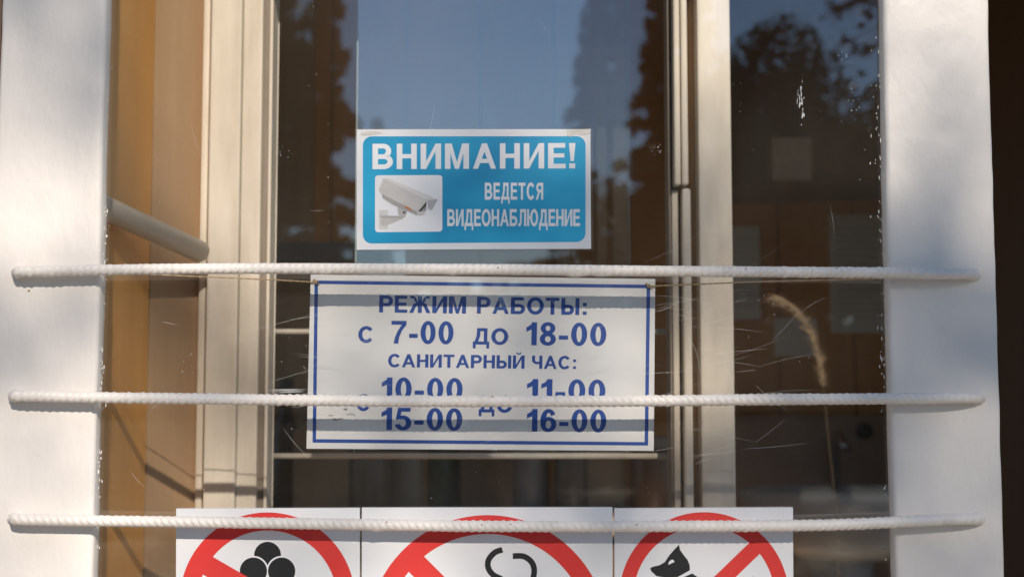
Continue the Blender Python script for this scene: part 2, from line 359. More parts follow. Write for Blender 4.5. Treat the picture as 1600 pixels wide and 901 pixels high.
# ------------------------------------------------------------------ reinforcing bars
def cr(pts, n):
    out = []
    p = [pts[0]] + list(pts) + [pts[-1]]
    for i in range(1, len(p) - 2):
        for k in range(n):
            t = k / n; a, b, c, d = p[i-1], p[i], p[i+1], p[i+2]
            out.append(.5*((2*b) + (c-a)*t + (2*a-5*b+4*c-d)*t*t + (3*b-a-3*c+d)*t**3))
    out.append(pts[-1]); return out
def rebar(pix, phase, label):
    ctrl = [P(x, y, BAR_Y) for x, y in pix]
    a, z = ctrl[0].copy(), ctrl[-1].copy()
    ctrl[0].y = POST_Y + .001; ctrl[-1].y = POST_Y + .001
    ctrl.insert(1, Vector((a.x + .0035, BAR_Y + .004, a.z))); ctrl.insert(2, Vector((a.x + .011, BAR_Y, a.z)))
    ctrl.insert(-1, Vector((z.x - .030, BAR_Y + .001, z.z))); ctrl.insert(-1, Vector((z.x - .006, BAR_Y + .006, z.z)))
    path = cr(ctrl, 40)
    S = [0.0]
    for i in range(1, len(path)): S.append(S[-1] + (path[i]-path[i-1]).length)
    tot = S[-1]; n = int(tot / .00048); ss = np.linspace(0, tot, n)
    pa = np.array([p[:] for p in path]); C = np.stack([np.interp(ss, S, pa[:, k]) for k in range(3)], 1)
    for _ in range(6): C[1:-1] = (C[:-2] + C[1:-1]*2 + C[2:]) / 4
    T = np.gradient(C, axis=0); T /= np.linalg.norm(T, axis=1)[:, None]
    up = np.array([0, 0, 1.0]); A = np.cross(T, up); A /= np.linalg.norm(A, axis=1)[:, None]; B = np.cross(A, T)   # A = towards the camera, B = up
    K = 30; thv = np.linspace(0, 2*np.pi, K, endpoint=False)
    s2 = ss[:, None]; t2 = thv[None, :]
    t0 = .25 + 1.3*np.sin(s2*3.1 + phase)                       # the seam turns slowly along the bar
    side = np.sin(t2 - t0); env = np.clip(np.abs(side)*1.35, 0, 1)
    wob = np.interp(ss, np.linspace(0, tot, 260), np.array([noise.noise(Vector((q*.9, phase, 0))) for q in range(260)]))[:, None]
    rib = (.5 + .5*np.cos(2*np.pi*(s2/.0060) + 2.8*np.arccos(np.clip(np.cos(t2 - t0), -1, 1)) + wob))
    rr = .0042 + .00080*env*rib**1.2*(.8 + .7*wob) + .00022*(1-env) + .00016*wob
    drip = np.array([noise.noise(Vector((q*.35, phase+5, 2))) for q in range(int(n/12)+1)])
    dr = np.interp(np.arange(n), np.arange(len(drip))*12, np.clip(drip-.38, 0, 1))[:, None]
    rr = rr + dr*.0035*np.clip(-np.sin(t2), 0, 1)**4             # paint drips under the bar
    e = np.minimum(ss, tot-ss)[:, None]; rr = rr*np.where(e < .003, .75 + .25*np.sqrt(np.clip(e/.003, 0, 1)), 1)
    V = C[:, None, :] + rr[..., None]*(np.cos(t2)[..., None]*A[:, None, :] + np.sin(t2)[..., None]*B[:, None, :])
    V = V.reshape(-1, 3)
    i = np.arange(n-1)[:, None]*K; k = np.arange(K)[None, :]; k2 = (k+1) % K
    Fq = np.stack([i+k, i+K+k, i+K+k2, i+k2], -1).reshape(-1, 4)
    me = bpy.data.meshes.new('steel_bar'); me.vertices.add(len(V)); me.vertices.foreach_set('co', V.ravel())
    me.loops.add(Fq.size); me.loops.foreach_set('vertex_index', Fq.ravel().astype(np.int32))
    me.polygons.add(len(Fq)); me.polygons.foreach_set('loop_start', np.arange(0, Fq.size, 4, dtype=np.int32))
    me.update(calc_edges=True); me.validate(); me.materials.append(M['bar'])
    me.polygons.foreach_set('use_smooth', [True]*len(me.polygons))
    root = empty('reinforcing_bar'); tag(root, label, 'bar', 'ribbed bars across the window')
    link('ribbed_rod', me, root)
    for q, sgn in ((ctrl[0], 1), (ctrl[-1], -1)):               # lumps of weld and paint where the ends meet the posts
        bm = bmesh.new(); bmesh.ops.create_icosphere(bm, subdivisions=3, radius=1)
        for w in bm.verts:
            h = 1 + .22*noise.noise(w.co*2.1 + Vector((phase*3, sgn, 0)))
            w.co = Vector((q.x + sgn*.0015 + w.co.x*.0062*h, POST_Y - .0006 + w.co.y*.0052*h, q.z + w.co.z*.0052*h))
        me2 = bpy.data.meshes.new('weld_lump'); bm.to_mesh(me2); bm.free(); me2.materials.append(M['bar'])
        me2.polygons.foreach_set('use_smooth', [True]*len(me2.polygons)); link('weld_lump', me2, root)
    for _ in range(5):                                           # specks of rust
        j = rng.randint(200, n-200); c = Vector(C[j]); an = rng.uniform(.1, 1.2)
        q = c + Vector((0, -math.cos(an), math.sin(an)))*(.0047)
        s = rng.uniform(.0004, .0009)
        MB().lathe(q - Vector((0, 0, s*.4)), [(s*.3, 0), (s, s*.3), (s*.8, s*.7), (s*.2, s)], 7).build('rust_speck', M['rust'], root, True)
    return root
rebar([(19,424),(150,421.8),(300,419.8),(450,419.3),(640,420),(800,421),(1000,423),(1200,424.6),(1400,426.2),(1530,427)], .4, 'white painted ribbed steel bar between the blue sign and the opening hours sign')
rebar([(14,618),(150,620.5),(300,622.5),(450,624.6),(640,626.5),(800,626.5),(1000,626),(1170,624),(1400,622.3),(1538,621)], 2.2, 'white painted ribbed steel bar crossing the lower part of the opening hours sign')
rebar([(14,811),(150,813),(300,815),(450,817),(600,819.5),(760,821.5),(1000,821.5),(1200,821),(1340,817.8),(1538,811)], 4.1, 'white painted ribbed steel bar crossing the three red prohibition signs')

# ------------------------------------------------------------------ lettering
ST, TH = .245, .185
def el(cx, cy, rx, ry, a0, a1, tx, ty, n=None):
    n = n or max(6, int(abs(a1-a0)/9)); o = []; i = []
    for k in range(n+1):
        a = R(a0 + (a1-a0)*k/n)
        o.append((cx+rx*math.cos(a), cy+ry*math.sin(a))); i.append((cx+(rx-tx)*math.cos(a), cy+(ry-ty)*math.sin(a)))
    return [[o[k], o[k+1], i[k+1], i[k]] for k in range(n)]
def r_(x0, y0, x1, y1): return [[(x0,y0),(x1,y0),(x1,y1),(x0,y1)]]
def bowl(x, y0, y1, rx, xs=ST): return r_(xs, y1-TH, x, y1) + r_(xs, y0, x, y0+TH) + el(x, (y0+y1)/2, rx, (y1-y0)/2, -90, 90, ST*.98, TH)
def mir(e, w): return [[(w-x, y) for x, y in q][::-1] for q in e]
def stem(x): return r_(x, 0, x+ST, 1)
G = {}
G['В'] = (.90, stem(0) + bowl(.50, .0, .585, .40) + r_(ST, 1-TH, .48, 1) + el(.48, .7075, .345, .2925, -62, 90, ST*.95, TH))
G['Н'] = (.88, stem(0) + stem(.88-ST) + r_(ST, .42, .88-ST, .59))
G['И'] = (.90, stem(0) + stem(.90-ST) + [[(ST*.98, .0), (ST*.98, .29), (.90-ST*.98, 1), (.90-ST*.98, .71)]])
G['Й'] = (.90, G['И'][1] + el(.45, 1.25, .21, .19, 190, 350, .09, .10))
G['М'] = (1.06, stem(0) + stem(1.06-ST) + [[(ST, 1), (ST, .62), (.44, 0), (.53, 0), (.53, .26), (.30, 1)]] + [[(1.06-ST, 1), (.76, 1), (.53, .26), (.53, 0), (.62, 0), (1.06-ST, .62)]])
G['А'] = (1.02, [[(0,0),(.225,0),(.565,.80),(.62,1),(.40,1)]] + [[(1.02,0),(.795,0),(.455,.80),(.40,1),(.62,1)]] + r_(.26, .225, .76, .39))
G['Е'] = (.78, stem(0) + r_(ST, 0, .78, TH) + r_(ST, 1-TH, .76, 1) + r_(ST, .43, .72, .595))
G['!'] = (.24, r_(.01, 0, .23, .20) + [[(.06,.29),(.18,.29),(.24,1),(0,1)]])
G['Д'] = (1.00, r_(0, 0, 1.0, TH) + r_(0, -.235, .175, 0) + r_(.825, -.235, 1.0, 0) + r_(.66, TH, .88, 1) + r_(.24, 1-TH, .66, 1) + [[(.10,TH),(.33,TH),(.44,.55),(.455,1-TH),(.24,1-TH),(.22,.52)]])
G['Т'] = (.84, r_(0, 1-TH, .84, 1) + r_(.42-ST/2, 0, .42+ST/2, 1-TH))
G['С'] = (.94, el(.50, .5, .50, .515, 38, 322, ST*1.02, TH*1.05))
G['О'] = (1.04, el(.52, .5, .52, .515, 0, 360, ST*1.02, TH*1.05))
G['Р'] = (.84, stem(0) + bowl(.48, .37, 1, .36))
G['Я'] = (.90, mir(stem(0) + bowl(.48, .41, 1, .36), .90) + [[(0,0),(.245,0),(.50,.42),(.28,.44)]])
G['Б'] = (.88, stem(0) + r_(ST, 1-TH, .80, 1) + bowl(.50, 0, .60, .38))
G['Л'] = (.92, stem(.92-ST) + r_(.22, 1-TH, .92-ST, 1) + [[(.22,1-TH),(.43,1-TH),(.41,.40),(.38,.20),(.18,.20),(.205,.45)]] + [[(0,0),(.10,-.01),(.24,.01),(.34,.10),(.38,.20),(.18,.20),(.13,.155),(0,.165)]])
G['Ю'] = (1.28, stem(0) + r_(ST, .42, .40, .59) + el(.82, .5, .46, .515, 0, 360, ST*.98, TH*1.05))
G['Ж'] = (1.30, r_(.65-ST/2, 0, .65+ST/2, 1) + sum([[[ (.65+s*.10,.59),(.65+s*.24,.59),(.65+s*.34,.72),(.65+s*.38,.86),(.65+s*.60,.84),(.65+s*.60,1.0),(.65+s*.38,1.0),(.65+s*.22,.86),(.65+s*.17,.68),(.65+s*.10,.62)][::s], [(.65+s*.10,.42),(.65+s*.22,.42),(.65+s*.41,0),(.65+s*.66,0),(.65+s*.38,.55),(.65+s*.24,.59),(.65+s*.10,.59)][::s]] for s in (1, -1)], []))
G['Ы'] = (1.12, stem(0) + bowl(.45, 0, .60, .34) + stem(1.12-ST))
G['Ч'] = (.82, stem(.82-ST) + r_(0, .66, ST, 1) + el(.40, .66, .40, .30, 180, 270, ST, TH) + r_(.40, .36, .82-ST, .36+TH))
G[':'] = (.22, r_(0, 0, .22, .20) + r_(0, .52, .22, .72))
G['-'] = (.40, r_(0, .26, .40, .44))
G['0'] = (.70, el(.35, .5, .35, .51, 0, 360, .235, .165))
G['1'] = (.46, r_(.46-.235, 0, .46, 1) + [[(0,.58),(.255,.70),(.255,.95),(.12,.84),(0,.78)]])
G['7'] = (.70, r_(0, .83, .70, 1) + [[(.12,0),(.335,0),(.37,.28),(.50,.58),(.70,.83),(.48,.83),(.29,.55),(.17,.26)]])
G['8'] = (.70, el(.35, .275, .35, .285, 0, 360, .225, .155) + el(.35, .745, .32, .265, 0, 360, .215, .15))
G['5'] = (.70, el(.34, .325, .36, .335, -165, 128, .235, .165) + r_(.12, .83, .66, 1) + [[(.03,.46),(.21,.49),(.27,.83),(.12,.83),(.11,.96)]])
G['6'] = (.70, el(.355, .325, .345, .335, 0, 360, .225, .155) + el(.36, .48, .36, .53, 35, 200, .235, .165))
G[' '] = (.30, [])
GAP = {'-': .10}
def word(name, text, x0, x1, base, h, slope, lean, Y, m, parent, gap=.15, layer=0):
    """one line of print: glyph pieces laid on the sign's own plane, each a hair above the other"""
    xs = []; x = 0
    for c in text: xs.append(x); x += G[c][0] + gap
    tot = x - gap; sx = (x1-x0)/tot; v = []; f = []; q = 0
    for c, gx in zip(text, xs):
        for poly in G[c][1]:
            q = (q + 1) % 6; b = len(v)
            for (a, d) in poly:
                px = x0 + (gx+a)*sx + lean*d*h; py = base + slope*((gx+a)*sx) - d*h
                v.append(P(px, py, off(Y, .00012 + .00002*layer + .000006*q)))
            f.append(tuple(range(b, b+len(poly))))
    return mobj(name, v, f, m, parent)
def flat(name, polys, Y, m, parent, layer=0):
    """polys in photograph pixels, laid on the plane of the sign"""
    v = []; f = []
    for q, poly in enumerate(polys):
        b = len(v)
        for (px, py) in poly: v.append(P(px, py, off(Y, .00003*layer + .000004*(q % 5))))
        f.append(tuple(range(b, b+len(poly))))
    return mobj(name, v, f, m, parent)
def plate(name, quad, Y, th, m, parent, edge=None):
    v = [P(x, y, Y) for x, y in quad]; v += [p + Vector((0, th, 0)) for p in v]
    return mobj(name, v, [(0,1,2,3),(7,6,5,4),(0,4,5,1),(1,5,6,2),(2,6,7,3),(3,7,4,0)], m, parent)
def rrect(x0, x1, yl0, yr0, yl1, yr1, r):
    pts = []
    for cx, cy, a0 in ((x1-r, 0, -90), (x1-r, 1, 0), (x0+r, 1, 90), (x0+r, 0, 180)):
        for k in range(9):
            a = R(a0 + 90*k/8); x = cx + r*math.cos(a); t = (x-x0)/(x1-x0)
            yt = yl0+(yr0-yl0)*t; yb = yl1+(yr1-yl1)*t
            pts.append((x, (yt + r if cy == 0 else yb - r) + r*math.sin(a)))
    return pts

# blue surveillance notice
s1 = empty('warning_sign'); tag(s1, 'blue and white video surveillance notice with a camera picture, stuck to the glass', 'sign')
Y = GLASS_Y - .0012
plate('laminate_margin', [(555,200.5),(925.5,200),(926.5,391),(555.5,392.5)], Y + .0006, .0004, M['laminate'], s1)
plate('sheet', [(557.5,202.5),(922.5,202),(923.5,388.5),(557.5,390)], Y, .0005, M['sheet'], s1)
flat('blue_panel', [rrect(567, 915, 213.2, 213, 380.5, 377.8, 14)], Y, M['blue_print'], s1, 2)
word('lettering', 'ВНИМАНИЕ', 582, 884, 264.4, 39.6, -.004, 0, Y, M['white_ink'], s1, .17)
word('lettering', '!', 889, 899.2, 263.2, 39.6, 0, 0, Y, M['white_ink'], s1)
word('lettering', 'ВЕДЕТСЯ', 757.5, 848.8, 312, 26.6, 0, 0, Y, M['white_ink'], s1, .14)
word('lettering', 'ВИДЕОНАБЛЮДЕНИЕ', 698.8, 906.3, 353.3, 26.6, 0, 0, Y, M['white_ink'], s1, .10)
flat('picture_panel', [rrect(586, 691.2, 274, 273.6, 362.8, 361.8, 5)], Y, M['white_ink'], s1, 4)
def zz(pts, s=4.0, ox=540, oy=190): return [(ox + x/s, oy + y/s) for x, y in pts]
pic = [((.62,.60,.57), [(208,553),(265,553),(265,672),(208,672)]), ((.40,.38,.36), [(212,588),(365,590),(360,606),(225,602)]), ((.52,.49,.46), [(225,604),(360,606),(240,658),(216,640)]),
       ((.45,.43,.41), [(322,520),(388,556),(372,600),(330,585)]), ((.10,.10,.10), [(358,560),(374,560),(374,576),(358,576)]), ((.36,.34,.32), [(226,452),(448,562),(446,586),(300,522),(232,478)]),
       ((.58,.54,.51), [(208,430),(235,355),(512,490),(450,562),(225,452)]), ((.68,.65,.62), [(235,355),(272,356),(576,486),(512,490)]),
       ((.42,.41,.41), [(512,490),(576,486),(540,553),(514,545)]), ((.05,.05,.055), [(508,496),(502,556),(452,563)]), ((.30,.30,.31), [(500,530),(498,560),(470,562)]), ((.55,.53,.50), [(446,564),(500,560),(490,582),(446,586)]), ((.60,.20,.06), [(370,524),(412,546),(410,556),(370,536)])]
for i, (c, p) in enumerate(pic): flat('camera_picture', [zz(p)], Y, mat('picture_ink', c, .4, tuple(min(1, q*1.12) for q in c), (90, 90, 90)), s1, 6 + i)
flat('tape', [zz([(92,72),(130,62),(190,60),(238,72),(190,80),(120,90),(95,84)])], Y, M['tape'], s1, 7)
flat('tape', [zz([(1382,52),(1532,46),(1530,76),(1500,86),(1440,82),(1412,94),(1384,92)])], Y, M['tape'], s1, 7)

# opening hours board on its strings
s2 = empty('opening_hours_sign'); tag(s2, 'white opening hours board with blue border and lettering, hung on twine', 'sign')
Y = SIGN_Y
plate('board', [(485.5,428.8),(1023.8,435.6),(1021.5,703.8),(478.8,700.4)], Y, .003, M['board'], s2)
bo = [(491.5,438),(1016,444.7),(1012.7,695.6),(488.3,691)]; bi = [(496.9,443.5),(1010.3,450.1),(1007.2,690.1),(493.8,685.5)]
flat('border', [[bo[i], bo[(i+1)%4], bi[(i+1)%4], bi[i]] for i in range(4)], Y, M['navy'], s2, 2)
LN = .02
for t, x0, x1, b, h, s in (('РЕЖИМ', 592.3, 728, 487.8, 26.6, .0145), ('РАБОТЫ', 745, 905, 489.6, 26.4, .0145), (':', 910.5, 916.5, 491.6, 26, .0145),
        ('С', 559.6, 583, 535, 25.6, .01), ('7-00', 611, 708.3, 536.4, 35.6, .012), ('ДО', 738.8, 794, 537.8, 25.6, .012), ('18-00', 822, 947, 539, 36, .012),
        ('САНИТАРНЫЙ', 606.2, 819.5, 573.2, 20.6, .0115), ('ЧАС', 831, 890.8, 575.8, 20.6, .0115), (':', 895.2, 900, 576, 20.6, 0),
        ('10-00', 596, 722.5, 624.6, 35.4, .011), ('11-00', 823, 945.6, 627, 35.4, .011), ('15-00', 595.5, 722, 671.2, 35, .011), ('16-00', 823, 947, 673.6, 35.2, .011),
        ('С', 556.5, 577.5, 641.4, 26, .01), ('ДО', 748, 801, 643.6, 26, .012)):
    word('lettering', t, x0, x1, b, h, s, LN, Y, M['navy'], s2, {'5': .13}.get(len(t), .13) if t[0] in '17' else .12)
for (px, py) in ((495, 441), (1014, 447)):
    c = P(px, py, Y)
    MB().tube([c + Vector((-.003, -.0008, .002)), c + Vector((.001, -.0016, .001)), c + Vector((.002, -.0012, -.002)), c + Vector((-.001, -.0018, -.001)), c + Vector((-.002, -.001, .0025))], .0006, 6).build('knot', M['string'], s2, True)
mk = []
for _ in range(10):
    x = rng.uniform(512, 556); y = rng.uniform(637, 655); mk.append([(x, y), (x + rng.uniform(4, 15), y + rng.uniform(-.5, 2)), (x + rng.uniform(2, 8), y + 1.2)])
flat('scuff_mark', mk, Y, M['black'], s2, 5)
def twine(pts, label):
    p = cr([P(x, y, Yq) for x, y, Yq in pts], 30); mb = MB()
    for ph in (0, math.pi):
        mb.tube([q + Vector((0, math.cos(i*.9+ph), math.sin(i*.9+ph)))*.0003 for i, q in enumerate(p)], .00042, 5)
    tag(mb.build('twine', M['string'], None, True), label, 'string')
twine([(150, 425, -.004), (300, 431.5, -.003), (420, 436.8, -.003), (495, 441, -.0035)], 'thin tan twine from the opening hours sign to the post by the orange wall')
twine([(1014, 447, -.0035), (1100, 443.5, -.003), (1200, 439.5, -.003), (1394, 435, -.004)], 'thin tan twine from the opening hours sign to the post by the doorway')

# three red prohibition signs
def ring(cx, cy, ro, ri, n=120):
    pts = []
    for k in range(n):
        a, b = 2*math.pi*k/n, 2*math.pi*(k+1)/n
        pts.append([(cx+ro*math.cos(a), cy+ro*math.sin(a)), (cx+ro*math.cos(b), cy+ro*math.sin(b)), (cx+ri*math.cos(b), cy+ri*math.sin(b)), (cx+ri*math.cos(a), cy+ri*math.sin(a))])
    return pts
def disc(cx, cy, r, n=40): return [(cx+r*math.cos(2*math.pi*k/n), cy+r*math.sin(2*math.pi*k/n)) for k in range(n)]
def stroke(pts, w):
    p = cr([Vector((x, y, 0)) for x, y in pts], 8); out = []; e = []
    for i, q in enumerate(p):
        d = (p[min(i+1, len(p)-1)] - p[max(i-1, 0)]).normalized(); nn = Vector((-d.y, d.x, 0))*w/2
        e.append(((q+nn).xy[:], (q-nn).xy[:]))
    return [[e[i][0], e[i+1][0], e[i+1][1], e[i][1]] for i in range(len(e)-1)]
def prohibition(quad, cx, cy, ro, ri, ang, hw, label, Y):
    s = empty('prohibition_sign'); tag(s, label, 'sign', 'red prohibition signs in a row')
    plate('board', quad, Y, .0048, M['sheet'], s)
    flat('red_ring', ring(cx, cy, ro, ri), Y, M['red'], s, 4)
    c, d = math.cos(ang), math.sin(ang); L = ri + 3
    flat('red_slash', [[(cx-c*L-d*hw, cy-d*L+c*hw), (cx+c*L-d*hw, cy+d*L+c*hw), (cx+c*L+d*hw, cy+d*L-c*hw), (cx-c*L+d*hw, cy-d*L-c*hw)]], Y, M['red'], s, 9)
    return s
YP = -.0245
s = prohibition([(275.3,794),(562.0,792.8),(562.6,1082),(274.5,1082)], 418, 936.7, 136.9, 108.8, R(30), 15.8, 'red prohibition sign with black ice cream scoops', YP)
flat('scoop', [disc(418, 866.6, 21)], YP, M['black'], s, 3)
for x in (395.9, 440.1):
    flat('scoop_outline', [disc(x, 891.4, 23.8)], YP, M['white_ink'], s, 5 if x < 400 else 6)
for x in (395.9, 440.1): flat('scoop', [disc(x, 891.4, 21.3)], YP, M['black'], s, 7)
flat('cone', [[(374, 918), (462, 918), (418, 1020)]], YP, M['black'], s, 7)
s = prohibition([(565.0,792.5),(954,792),(957.2,795.5),(957.6,1190)] if False else [(565.4,792.5),(957.0,792),(957.6,1186),(564.6,1186)], 762, 991.8, 187.8, 158.5, R(45), 16.9, 'wide red prohibition sign with two black curls, between its two narrower neighbours', YP)
flat('smoke_curl', stroke(zz([(900,312),(852,330),(814,375),(812,425),(842,468),(900,500),(930,540)], 4, 560, 780), 9), YP, M['black'], s, 3)
flat('smoke_curl', stroke(zz([(965,352),(1030,353),(1078,384),(1098,430),(1092,490),(1070,540)], 4, 560, 780), 9), YP, M['black'], s, 3)
flat('cigarette', [[(680, 985), (830, 985), (830, 1008), (680, 1008)]], YP, M['black'], s, 3)
s = prohibition([(960,793.6),(1239,792),(1240.5,1076),(960.6,1076)], 1100, 932, 132.5, 110.4, R(-44), 11.8, 'red prohibition sign with a black dog wearing a collar', YP)
flat('dog', [zz([(605,350),(612,390),(640,430),(672,470),(688,510),(690,550),(592,604),(500,608),(430,596),(390,560),(379,536),(400,522),(450,512),(492,488),(530,432),(572,385)], 5, 940, 780),
      zz([(622,612),(708,575),(760,610),(900,660),(1080,660),(1180,600),(1195,606),(1130,700),(1110,980),(1040,980),(1010,780),(800,780),(760,980),(690,980),(680,760)], 5, 940, 780)], YP, M['black'], s, 3)
flat('dog_eye', [zz([(520,508),(526,486),(542,469),(560,468),(570,486)], 5, 940, 780)], YP, M['white_ink'], s, 6)

# ------------------------------------------------------------------ inside the kiosk
BW = 2.398
def paper(x0, x1, y0, y1, label, lines=0, Y=BW, m='paper'):
    o = empty('paper_notice'); tag(o, label, 'paper', 'papers on the inside wall')
    a = P(x0, y1, Y); b = P(x1, y0, Y)
    MB().box(a.x, b.x, Y - .002, Y - .0004, a.z, b.z).build('sheet', M[m], o)
    w = b.x - a.x; h = b.z - a.z
    for k in range(lines):
        z = b.z - h*(.12 + .8*k/max(1, lines)); r = rng.uniform(.55, .82)
        MB().box(a.x + w*.1, a.x + w*(.1 + r), Y - .0026, Y - .0021, z - h*.008, z).build('print_line', M['paper_print'], o)
paper(1298, 1392, 335, 520, 'large printed paper notice on brown inside wall beside the right post', 14)
paper(1140, 1186, 354, 499, 'narrow paper notice on brown inside wall beside the cream stile', 10)
paper(1210, 1276, 497, 556, 'small blank paper pinned on brown inside wall behind the dried plume', 0)
up = slab('upper_shade_block', (PX(1100, 2.0), 2.02), (PX(1480, 2.0), 1.92), .3, PZ(288, 2.0), 2.6, M['dark_wood'])  # dark block in place of the shadow on the upper back wall
tag(up, 'dark block standing in for shade on the wall above the paper notices inside', 'cupboard')
pc = empty('framed_picture'); tag(pc, 'small pale picture on the dark upper block inside', 'picture')
a = P(1202, 286, 1.93); b = P(1270, 212, 1.93)
MB().box(a.x, b.x, 1.925, 1.955, a.z, b.z).build('frame', M['dark_wood'], pc)
MB().box(a.x+.006, b.x-.006, 1.922, 1.9245, a.z+.006, b.z-.006).build('print', mat('faded_print', (.30, .24, .19), .6, (.40, .34, .28), (12, 12, 12)), pc)
tag(plank_box('splash_panel', PX(1150, 2.3), PX(1560, 2.3), 2.36, 2.39, FLOOR + .3, PZ(648, 2.38), M['grey_brown']), 'grey-brown splash panel behind the sink inside', 'panel')
sk = empty('wash_basin'); tag(sk, 'pale wash basin with tap in front of the splash panel inside', 'sink')
c = P(1318, 762, 2.12); n = 40; v = []; f = []
prof = [(1.0, 0), (1.03, -.012), (.98, -.05), (.75, -.13), (.4, -.16), (.35, -.15), (.68, -.11), (.90, -.03), (.95, -.002)]
mb = MB()
for r_q, z in prof:
    for k in range(n): v.append((c.x + .24*r_q*math.cos(2*math.pi*k/n), c.y + .18*r_q*math.sin(2*math.pi*k/n), c.z + z))
for i in range(len(prof)):
    for k in range(n):
        k2 = (k+1) % n; j = (i+1) % len(prof); f.append((i*n+k, i*n+k2, j*n+k2, j*n+k))
mobj('basin', v, f, M['ceramic'], sk, True)
MB().tube([(c.x+.02, c.y+.17, c.z-.01), (c.x+.02, c.y+.17, c.z+.09), (c.x+.02, c.y+.12, c.z+.12), (c.x+.02, c.y+.05, c.z+.09)], .011, 10).build('tap', M['steel'], sk, True)
MB().lathe((c.x, c.y+.03, FLOOR), [(.10, 0), (.07, .1), (.06, .6), (.085, c.z-FLOOR-.14)], 20).build('pedestal', M['ceramic'], sk, True)
kb = P(1350, 673, 2.35); mbk = MB().tube([kb + Vector((0, -.02, 0)), kb + Vector((0, .012, 0))], .018, 16).build('pipe_stub', M['black'], None, True); tag(mbk, 'round black pipe stub on the splash panel above the sink', 'pipe')
# counter with goods, in the dim strip under the hours sign
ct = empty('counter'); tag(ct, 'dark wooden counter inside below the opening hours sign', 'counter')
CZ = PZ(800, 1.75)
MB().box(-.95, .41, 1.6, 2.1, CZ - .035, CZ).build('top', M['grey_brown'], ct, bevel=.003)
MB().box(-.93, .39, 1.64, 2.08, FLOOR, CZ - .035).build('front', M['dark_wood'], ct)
gd = [('bottle', (.10,.06,.03), 'brown glass bottle'), ('carton', (.35,.22,.12), 'cardboard carton'), ('tin', (.20,.14,.09), 'brown tin'), ('jar', (.30,.24,.17), 'beige jar'),
      ('bottle', (.03,.07,.04), 'green bottle'), ('carton', (.16,.10,.06), 'brown carton'), ('tin', (.36,.36,.36), 'pale grey tin'), ('bottle', (.15,.13,.11), 'grey-brown bottle'), ('carton', (.32,.27,.20), 'pale carton'), ('jar', (.16,.09,.05), 'dark brown jar')]
for i, (kd, colr, lab) in enumerate(gd):
    x = PX(450 + i*62 + rng.uniform(-8, 8), 1.8); y = 1.8 + rng.uniform(-.08, .12); o = empty(kd); m = mat('goods', colr, .35, tuple(q*1.4 for q in colr), (14, 14, 14))
    near = 'under the left end of the hours sign' if i < 3 else ('under the middle of the hours sign' if i < 7 else 'near the cream right stile')
    tag(o, lab + ' on the dim counter inside, ' + near, kd, 'goods on the inside counter')
    if kd == 'bottle':
        MB().lathe((x, y, CZ), [(.034, 0), (.036, .01), (.036, .15), (.014, .20), (.013, .25)], 16).build('body', m, o, True)
        MB().lathe((x, y, CZ + .25), [(.016, 0), (.016, .025)], 12).build('cap', M['black'], o)
    elif kd == 'carton':
        MB().box(x-.055, x+.055, y-.04, y+.04, CZ, CZ+.17).build('box', m, o, bevel=.002)
        MB().box(x-.012, x+.012, y-.0412, y+.0412, CZ+.1695, CZ+.1712).build('tape_strip', M['tape'], o)
    else:
        MB().lathe((x, y, CZ), [(.045, 0), (.047, .008), (.047, .12), (.043, .13)], 18).build('body', m, o, True)
        MB().lathe((x, y, CZ + .13), [(.046, 0), (.046, .02), (.04, .024)], 18).build('lid', M['alu'], o)
tc_ = empty('added_dark_cabinet'); tag(tc_, 'tall very dark brown cabinet shape added to darken the doorway', 'cabinet')  # dark cabinet shape added so the doorway stays dark
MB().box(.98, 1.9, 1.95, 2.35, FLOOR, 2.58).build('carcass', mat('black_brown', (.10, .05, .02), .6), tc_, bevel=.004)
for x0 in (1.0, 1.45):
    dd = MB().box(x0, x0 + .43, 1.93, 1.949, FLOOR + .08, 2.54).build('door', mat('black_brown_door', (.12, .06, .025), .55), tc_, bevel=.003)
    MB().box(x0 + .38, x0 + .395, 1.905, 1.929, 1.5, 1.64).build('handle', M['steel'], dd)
# dried plume in a vase
pl = empty('dried_grass'); tag(pl, 'feathery dried grass plume arching inside, in front of the small paper', 'plant')
Yp = .95
pp = cr([P(1312, 960, Yp), P(1306, 800, Yp), P(1294, 680, Yp), P(1284, 590, Yp), P(1270, 530, Yp), P(1245, 485, Yp), P(1212, 463, Yp)], 14)
MB().tube(pp, [.0006]*len(pp), 6).build('stem', mat('dry_stem', (.10, .07, .04), .9), pl, True)
v = []; f = []
for i in range(40, len(pp)-1):
    for k in range(20):
        q = pp[i] + Vector((rng.gauss(0, .002), rng.gauss(0, .002), 0)); t = (pp[i+1]-pp[i]).normalized()
        e = q + t*rng.uniform(.012, .03) + Vector((rng.gauss(.005, .007), rng.gauss(0, .006), -rng.uniform(0, .022)))
        w = Vector((rng.gauss(0, 1), rng.gauss(0, 1), rng.gauss(0, 1))).normalized()*.0003
        b = len(v); v += [q - w, q + w, e]; f.append((b, b+1, b+2))
mobj('plume', v, f, M['plume'], pl)
vz = P(1312, 960, Yp)
vs = MB().lathe((vz.x, vz.y, vz.z - .20), [(.03, 0), (.045, .03), (.05, .09), (.03, .15), (.018, .19), (.022, .21)], 20).build('vase', mat('dark_vase', (.05, .04, .035), .3), None, True); tag(vs, 'dark vase holding the dried grass plume', 'vase')
sl_ = plank_box('window_shelf', PX(1175, Yp), PX(1430, Yp), .84, 1.06, vz.z - .222, vz.z - .2005, M['dark_wood']); tag(sl_, 'dark shelf carrying the vase inside', 'shelf')
for xx in (PX(1185, Yp), PX(1420, Yp)): plank_box('leg', xx - .012, xx + .012, .86, 1.04, FLOOR, vz.z - .2225, M['dark_wood'], sl_, 0)

